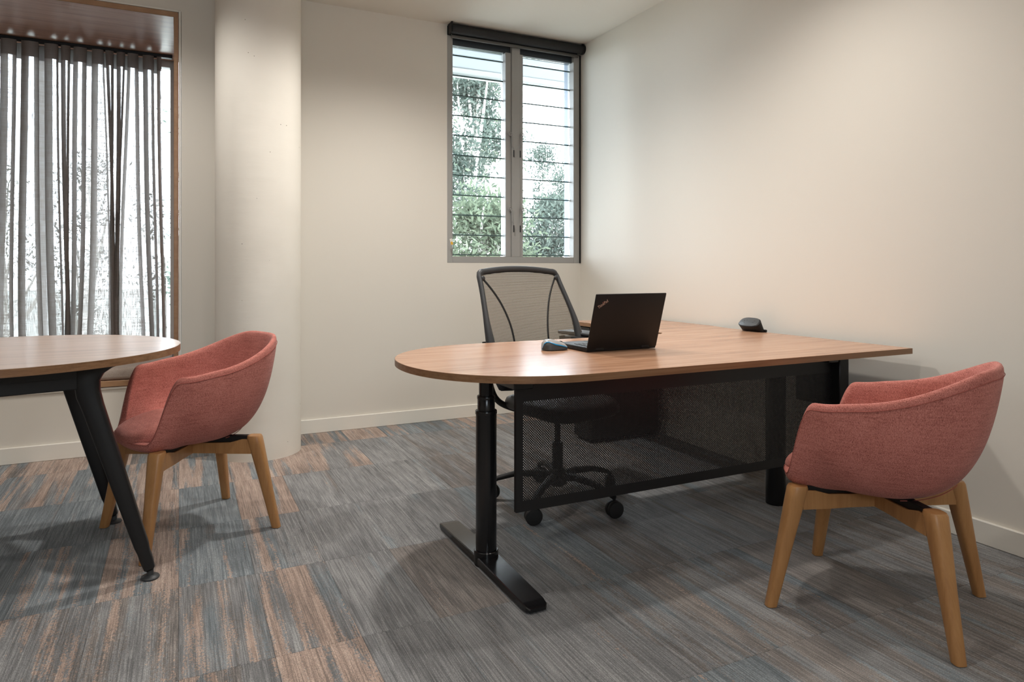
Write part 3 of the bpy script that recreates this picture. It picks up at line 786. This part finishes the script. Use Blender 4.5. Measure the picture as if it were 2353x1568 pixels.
mouse_part('blue_band', mb, bv, lambda t: bv(t)+.045, .0011); mouse_part('blue_band', mb, lambda t: 1-bv(t)-.045, lambda t: 1-bv(t), .0011)
bm = bmesh.new(); lathe(bm, [(.0095, -.003), (.0105, -.0015), (.0105, .0015), (.0095, .003)], .026, .026, 20, 'Y')
obj('scroll_wheel', bm, m_rubber, ms, sm=40)

# ---------------- round meeting table
TX, TY, TR, TZ = -.558, 2.908, .5606, .775
tb = thing('round_table', 'round oak laminate meeting table on splayed black legs', 'table', (TX, TY, 0))
poly = [(TX+TR*math.cos(2*PI*k/96), TY+TR*math.sin(2*PI*k/96)) for k in range(96)]
top_with_edge('tabletop', 'edge_band', poly, TZ-.0245, TZ, tb, m_oak, m_edge)
TU = TZ-.025
def tleg(hx, hy, fx, fy, side):
    """splayed flat-sided leg that swells towards its head, with the curved bracket arm at the top"""
    H_ = Vector((hx, hy, TU-.088)); F_ = Vector((fx, fy, .028))
    bm = bmesh.new(); rows = []; ax = (H_-F_).normalized()
    sx = Vector((1, 0, 0)) - ax*ax.x; sx.normalize(); sy = ax.cross(sx)
    def ring(p, a_, b_, X=sx, Y=sy, e=.5): return [p+X*(a_*math.copysign(abs(math.cos(q))**e, math.cos(q)))+Y*(b_*math.copysign(abs(math.sin(q))**e, math.sin(q))) for q in [2*PI*k/20 for k in range(20)]]
    for t, a_, b_ in ((0, .011, .011), (.012, .0175, .019), (.07, .020, .021), (.105, .0195, .021), (.14, .0225, .022), (.55, .0285, .025), (.90, .0325, .028), (.97, .036, .029)):
        rows.append(ring(F_.lerp(H_, t), a_, b_))
    X, Y = Vector((1, 0, 0)), Vector((0, 1, 0))
    for dz, x0, x1, hb in ((.088-.062, .045, .040, .030), (.088-.040, .048, .052, .030), (.088-.022, .050, .078, .028), (.088-.010, .050, .115, .024), (.087, .050, .150, .020)):
        # head: straight on the inside, flaring outwards into the arm
        xi, xo = hx-side*.0-side*x0*.8, hx+side*x1
        rows.append(ring(Vector(((xi+xo)/2, hy, H_.z+dz)), abs(xo-xi)/2, hb, X, Y, .55))
    rings(bm, rows)
    o1 = obj('leg', bm, m_black, tb, sm=35, world=True)
    bm = bmesh.new(); lathe(bm, [(.0, 0.0), (.027, .0), (.030, .004), (.027, .009), (.012, .013), (.010, .030)], fx, fy, 28)
    sub(obj('glide', bm, m_plastic, sm=50), tb, o1)
    return o1
FR, BR, FL = Vector((-.278, 2.662)), Vector((-.412, 3.262)), Vector((-.545, 2.600))
BL = FL+BR-FR
tleg(*FR, -.09, 2.642, 1); tleg(*BR, -.246, 3.29, 1); tleg(*FL, -.735, 2.575, -1); tleg(*BL, -.87, 3.21, -1)
def beam_between(p, q, name='beam'):
    d = (q-p).normalized(); n = Vector((-d.y, d.x))*.022; bm = bmesh.new()
    a_, b_ = p+d*.030, q-d*.030
    pr = [a_-n, b_-n, b_+n, a_+n]
    prism(bm, [tuple(v) for v in pr], TU-.088, TU-.003, .003, 1)
    prism(bm, [tuple(v) for v in (a_-n*1.06+d*.02, b_-n*1.06-d*.02, b_-n*.9-d*.02, a_-n*.9+d*.02)], TU-.070, TU-.046) if False else None
    o1 = obj(name, bm, m_black, tb, world=True)
    bm = bmesh.new(); prism(bm, [tuple(v) for v in (a_-n*1.04+d*.025, b_-n*1.04-d*.025, b_-n*.95-d*.025, a_-n*.95+d*.025)], TU-.052, TU-.049)
    sub(obj('beam_groove', bm, m_rubber), tb, o1)
beam_between(FL, FR); beam_between(FR, BR); beam_between(BR, BL); beam_between(BL, FL)

# ---------------- tub chairs
def sstep(a, b_, t):
    t = max(0, min(1, (t-a)/(b_-a))); return t*t*(3-2*t)
def tub_rim(deg):
    """deg 0 front .. 180 back -> (x, y, z) of the rim for +y side"""
    a = rad(deg); c, s = math.cos(a), math.sin(a)
    n = 2.5; X = .262 if c > 0 else -.335
    Yw = .278
    x = X*abs(c)**(2/n); y = Yw*abs(s)**(2/n)
    z = .412+.243*sstep(36, 66, deg)+.125*sstep(70, 165, deg)
    return x, y, z
def tub_point(deg, v, inset=0.0):
    sgn = 1 if deg >= 0 else -1; d = abs(deg)
    rx2, ry2, rz2 = tub_rim(d)
    zb = .354
    # floor of the bowl then upturned side
    a = v*PI/2
    g = math.sin(a)**(2/3.3); h = 1-math.cos(a)**(2/3.3) if v < 1 else 1
    fl = .82+.18*h; k1 = sstep(30, 80, d)
    x = rx2*g*(1-(1-fl)*k1); y = ry2*g*(1-(1-(fl*.6+.4))*k1)
    z = zb+(rz2-zb)*h
    # bowl curve at the back bottom
    return Vector((x, sgn*y, z))
A0 = [-180+k*4 for k in range(90)]
def make_tub(label, loc, ang, group):
    t = thing('tub_chair', label, 'chair', loc, rad(ang), group)
    bm = bmesh.new(); rows = []
    VS = [.10, .3, .45, .58, .69, .78, .86, .92, .965, 1.0]
    for v in VS: rows.append([tub_point(d, v) for d in A0])
    rings(bm, rows, True, False)
    sh = obj('shell', bm, m_pink, t, sm=180)
    mod(sh, 'SOLIDIFY', thickness=.030, offset=-1); mod(sh, 'SUBSURF', levels=2, render_levels=2)
    # piping seam just below the rim
    bm = bmesh.new()
    pts = []
    for k in range(120):
        d = -180+k*3; p = tub_point(d, .992); q = tub_point(d, .90); nrm = Vector((p.x, p.y, 0)).normalized()
        pts.append(p+nrm*.0004)
    tube(bm, pts, .0011, 6, closed=True)
    sm_ = obj('seam_piping', bm, m_pinkseam, None, sm=60); sm_.parent = sh
    # dart seams low at the back
    for sg in (1, -1):
        bm = bmesh.new()
        dp = catmull([Vector(q) for q in ((178, .445, 0), (172, .44, 0), (166, .41, 0), (158, .36, 0), (140, .30, 0), (118, .27, 0))], 5)
        tube(bm, [tub_point(sg*q.x, q.y)+Vector((-.001, sg*.0005, -.0008)) for q in dp], .0013, 6)
        e = obj('seam_piping', bm, m_pinkseam, None, sm=60); e.parent = sh
    # seat pad
    bm = bmesh.new(); rows = []
    def pad(sc, z, n=40, fx=0.0):
        out = []
        for k in range(n):
            a = 2*PI*k/n; c, s = math.cos(a), math.sin(a); e = 2/2.7
            x = (.272 if c > 0 else .16)*math.copysign(abs(c)**e, c)*sc; y = .196*math.copysign(abs(s)**e, s)*sc*(1+.0*x)
            out.append((x, y, z-.034*(max(0, x-.08)/.19)**1.3))
        return out
    for sc, z in ((.70, .414), (.88, .416), (.96, .421), (1.0, .436), (.985, .455), (.94, .467), (.80, .475), (.5, .479), (.2, .480)): rows.append(pad(sc, z))
    rings(bm, rows)
    st = obj('seat_pad', bm, m_pink, t, sm=60); mod(st, 'SUBSURF', levels=1, render_levels=1)
    # beech underframe: cross beams and four splayed legs
    bm = bmesh.new()
    for a in (45, 135, 225, 315):
        M = Matrix.Rotation(rad(a), 4, 'Z')
        bm2 = bmesh.new(); rws = []
        for x, hw, zt, zl in ((.0, .019, .350, .308), (.10, .019, .350, .308), (.17, .020, .352, .306), (.215, .020, .364, .306), (.255, .021, .366, .306)):
            rws.append([M @ Vector(q) for q in ((x, -hw, zl), (x, hw, zl), (x, hw, zt), (x, -hw, zt))])
        rings(bm, rws); bm2.free()
    obj('cross_frame', bm, m_beech, t, sm=25)
    for a in (45, 135, 225, 315):
        M = Matrix.Rotation(rad(a), 4, 'Z'); bm = bmesh.new(); rws = []
        for tt, hw, hd in ((0, .012, .012), (.006, .0165, .0165), (.5, .021, .022), (.90, .027, .0275), (.98, .028, .028), (1.0, .025, .025)):
            r_ = .352+(.262-.352)*tt; z = .378*tt
            rws.append([M @ Vector((r_+hd*math.copysign(abs(math.cos(q))**.6, math.cos(q)), hw*math.copysign(abs(math.sin(q))**.6, math.sin(q)), z)) for q in [2*PI*k/20 for k in range(20)]])
        rings(bm, rws); obj('leg', bm, m_beech, t, sm=40)
    bm = bmesh.new()
    for a in (45, 135, 225, 315):
        bx(bm, .06, .238, -.014, .014, .3515, .378, .002, 1, M=Matrix.Rotation(rad(a), 4, 'Z'))
    obj('spacer', bm, m_plblack, t)
    return t
make_tub('salmon fabric tub chair with beech legs in front of the desk by the right wall', (1.997, 1.4475, 0), 114.4, 'salmon tub chairs')
make_tub('salmon fabric tub chair with beech legs pulled up to the round table by the column', (.04, 3.088, 0), 199.2, 'salmon tub chairs')

# ---------------- task chair behind the desk
PHI = -80
tc = thing('task_chair', 'grey mesh-backed swivel task chair on casters behind the desk', 'chair', (1.545, 2.70, 0), rad(PHI))
# local: x forward, y left
hub = bmesh.new(); lathe(hub, [(.030, .075), (.042, .085), (.042, .135), (.032, .15), (.026, .155)], 0, 0, 32)
base = obj('star_base', hub, m_plblack, tc, sm=40)
ca0 = math.degrees(math.atan2(2.497-2.70, 1.311-1.545))-PHI
for k in range(5):
    a = rad(ca0+72*k); c, s = math.cos(a), math.sin(a)
    bm = bmesh.new(); rws = []
    for r_, zc, hw, hh in ((.03, .118, .024, .020), (.10, .128, .021, .016), (.20, .120, .018, .013), (.27, .100, .016, .012), (.305, .084, .014, .010)):
        rws.append([(c*r_-s*hw*math.cos(q), s*r_+c*hw*math.cos(q), zc+hh*math.sin(q)) for q in [2*PI*i/14 for i in range(14)]])
    rings(bm, rws); ar = obj('base_arm', bm, m_plblack, None, sm=40); ar.parent = base
    cw = obj('caster', (lambda b_: (lathe(b_, [(.006, .045), (.006, .088)], c*.303, s*.303, 12), b_)[1])(bmesh.new()), m_plblack, tc, sm=40)
    wa = rad([-14, -5, 60, 10, -50][k])-rad(PHI)+rad(0)
    for sd in (-1, 1):
        bm = bmesh.new(); lathe(bm, [(.012, -.011), (.034, -.0105), (.0362, -.006), (.0362, .004), (.033, .009), (.02, .011)], 0, 0, 28, 'Y')
        bmesh.ops.transform(bm, matrix=Matrix.Translation((c*.303-.0*c, s*.303, .0362)) @ Matrix.Rotation(wa, 4, 'Z') @ Matrix.Translation((.0, sd*.0125, 0)) @ (Matrix.Scale(-1, 4, (0, 1, 0)) if sd < 0 else Matrix.Identity(4)), verts=bm.verts)
        wl = obj('wheel', bm, m_rubber, None, sm=40); wl.parent = cw
bm = bmesh.new(); lathe(bm, [(.025, .15), (.025, .27), (.024, .272)], 0, 0, 28); lathe(bm, [(.014, .27), (.014, .40)], 0, 0, 24)
obj('gas_column', bm, m_plblack, tc, sm=40)
bm = bmesh.new(); bx(bm, -.10, .10, -.07, .07, .385, .425, .012, 2)
obj('tilt_mechanism', bm, m_plblack, tc, sm=40)
bm = bmesh.new(); rows = []
def spad(sc, z, n=40):
    out = []
    for k in range(n):
        a = 2*PI*k/n; c, s = math.cos(a), math.sin(a); e = 2/3.4
        x = .02+.225*math.copysign(abs(c)**e, c)*sc; y = .235*math.copysign(abs(s)**e, s)*sc*(1-.08*(x < 0))
        out.append((x, y, z-(.02*max(0, x-.12)/.12)))
    return out
for sc, z in ((.80, .425), (.95, .428), (1, .440), (1, .455), (.97, .47), (.88, .478), (.5, .476), (.15, .472)): rows.append(spad(sc, z))
rings(bm, rows); obj('seat', bm, m_plblack, tc, sm=60)
# back frame: outline in back-local coordinates (w across, h up the back), reclined
BX, BZ, REC = -.175, .50, rad(15)
def bk(w_, h, push=0.0):
    curve = .035*math.sin(max(0, min(1, h/.58))*PI)        # lumbar bow forward
    wrap = .055*(abs(w_)/.25)**2*max(0, 1-h/.60)           # lower edges wrap forward
    x = BX-math.sin(REC)*h+(curve+wrap+push)*math.cos(REC); z = BZ+math.cos(REC)*h
    return Vector((x, w_+.010, z))
def halfw(h):
    # narrow at the waist low, widest low-middle, tapering to the top
    return .214+.052*sstep(0, .15, h)-.030*sstep(.27, .58, h)
HT = .578
outl = []
for k in range(20): h = .03+(HT-.045-.03)*k/19; outl.append((halfw(h), h))
for k in range(1, 6):
    a = PI/2*k/6; outl.append((halfw(HT-.045)-.03+.03*math.cos(a), HT-.045+.030*math.sin(a)))
for k in range(9):
    w_ = (halfw(HT-.045)-.03)*(1-k/8*1.0); outl.append((w_, HT-.015+.014*(1-(w_/.2)**2)))
left = outl[:-1]; full = left+[(0, outl[-1][1])]+[(-a, h) for a, h in left[::-1]]
bot = [(-.20+.40*k/8, .03-.022*math.sin(PI*k/8)) for k in range(1, 8)]
loop = full+[(w_, h) for w_, h in bot]
bm = bmesh.new(); pts = [bk(w_, h) for w_, h in loop]
rr = []
for w_, h in loop:
    rr.append(.0125+.013*(1-sstep(.12, .40, h))*(1 if abs(w_) > .15 else .4) + (.003 if h > .55 else 0))
tube(bm, pts, rr, 10, up=(1, 0, .2), closed=True)
bf = obj('back_frame', bm, m_plastic, tc, sm=60)
for sg in (1, -1):
    bm = bmesh.new(); p = bk(sg*(halfw(HT-.05)-.015), HT-.047, .008)
    bmesh.ops.create_uvsphere(bm, u_segments=16, v_segments=8, radius=.012, matrix=Matrix.Translation(p) @ Matrix.Scale(.6, 4, (1, 0, 0)))
    e = obj('corner_cap', bm, m_plastic, None, sm=60); e.parent = bf
# mesh: fine horizontal cords
def mat_mesh():
    m, nt, N, L, P = new_mat('bronze_mesh'); N.remove(P); o = N['Material Output']
    t = N.new('ShaderNodeTexCoord')
    sp = N.new('ShaderNodeSeparateXYZ'); L.new(t.outputs['UV'], sp.inputs[0])
    s1 = node_math(N, L, 'FRACT', node_math(N, L, 'MULTIPLY', sp.outputs[1], 1/.0056))
    bar = node_math(N, L, 'LESS_THAN', s1, .46)
    s2 = node_math(N, L, 'FRACT', node_math(N, L, 'MULTIPLY', sp.outputs[0], 1/.0042))
    bar2 = node_math(N, L, 'LESS_THAN', s2, .16)
    a = node_math(N, L, 'MAXIMUM', bar, bar2)
    d = N.new('ShaderNodeBsdfDiffuse'); d.inputs[0].default_value = (.17, .14, .11, 1); tr = N.new('ShaderNodeBsdfTransparent'); mx = N.new('ShaderNodeMixShader')
    tl = N.new('ShaderNodeBsdfTranslucent'); tl.inputs[0].default_value = (.24, .18, .125, 1)
    m0 = N.new('ShaderNodeMixShader'); m0.inputs[0].default_value = .4; L.new(d.outputs[0], m0.inputs[1]); L.new(tl.outputs[0], m0.inputs[2])
    L.new(a, mx.inputs[0]); L.new(tr.outputs[0], mx.inputs[1]); L.new(m0.outputs[0], mx.inputs[2]); L.new(mx.outputs[0], o.inputs[0]); return m
bm = bmesh.new(); uvl = bm.loops.layers.uv.new('UVMap'); g = []; uu = []
NH, NW = 30, 24
for i in range(NH+1):
    h = .02+(HT-.006-.02)*i/NH; hw = halfw(h)-.003 if h < HT-.05 else halfw(h)-.012; row = []; ur = []
    for j in range(NW+1):
        w_ = -hw+2*hw*j/NW; row.append(bm.verts.new(bk(w_, h, -.012*(1-(w_/hw)**2)))); ur.append((w_, h))
    g.append(row); uu.append(ur)
for i in range(NH):
    for j in range(NW):
        f = bm.faces.new((g[i][j], g[i][j+1], g[i+1][j+1], g[i+1][j]))
        for lp_, uv in zip(f.loops, (uu[i][j], uu[i][j+1], uu[i+1][j+1], uu[i+1][j])): lp_[uvl].uv = uv
obj('mesh_panel', bm, mat_mesh(), tc, sm=180)
for sg in (1, -1):
    bm = bmesh.new(); cur = catmull([(sg*.185, .525), (sg*.15, .46), (sg*.105, .33), (sg*.085, .22), (sg*.092, .12), (sg*.105, .02)], 6)if False else None
    P2 = [(halfw(HT-.05)-.018, .530), (.178, .47), (.142, .40), (.114, .31), (.103, .22), (.104, .12), (.112, .02)]
    c3 = catmull([Vector((a*sg, h, 0)) for a, h in P2], 6)
    tube(bm, [bk(p.x, p.y, -.012*(1-(p.x/halfw(p.y))**2)+.001) for p in c3], .0055, 8, up=(1, 0, 0), flat=.6)
    obj('mesh_seam', bm, m_rubber, tc, sm=60)
# arms: upright behind the back edge, link under the seat and pad
for sg in (1, -1):
    bm = bmesh.new()
    pz = .722 if sg > 0 else .665
    pth = catmull([(-.06, sg*.10, .41), (-.12, sg*.18, .43), (-.17, sg*.225, .47), (-.21, sg*.235, .56), (-.235, sg*.232, .66), (-.245, sg*.232, .72)], 6)
    tube(bm, pth, .014, 12, up=(1, .2, .1)); 
    bx(bm, -.25, -.10, *((.235, .31) if sg > 0 else (-.275, -.229)), pz-.022, pz, .006, 2)
    am = obj('arm_support', bm, m_plblack, tc, sm=50)
    bm = bmesh.new(); bx(bm, *((-.33, -.085) if sg > 0 else (-.19, .05)), *((.272, .385) if sg > 0 else (-.317, -.227)), pz, pz+.02, .009, 3)
    pdm = obj('arm_pad', bm, m_plastic, None, sm=50); pdm.parent = am
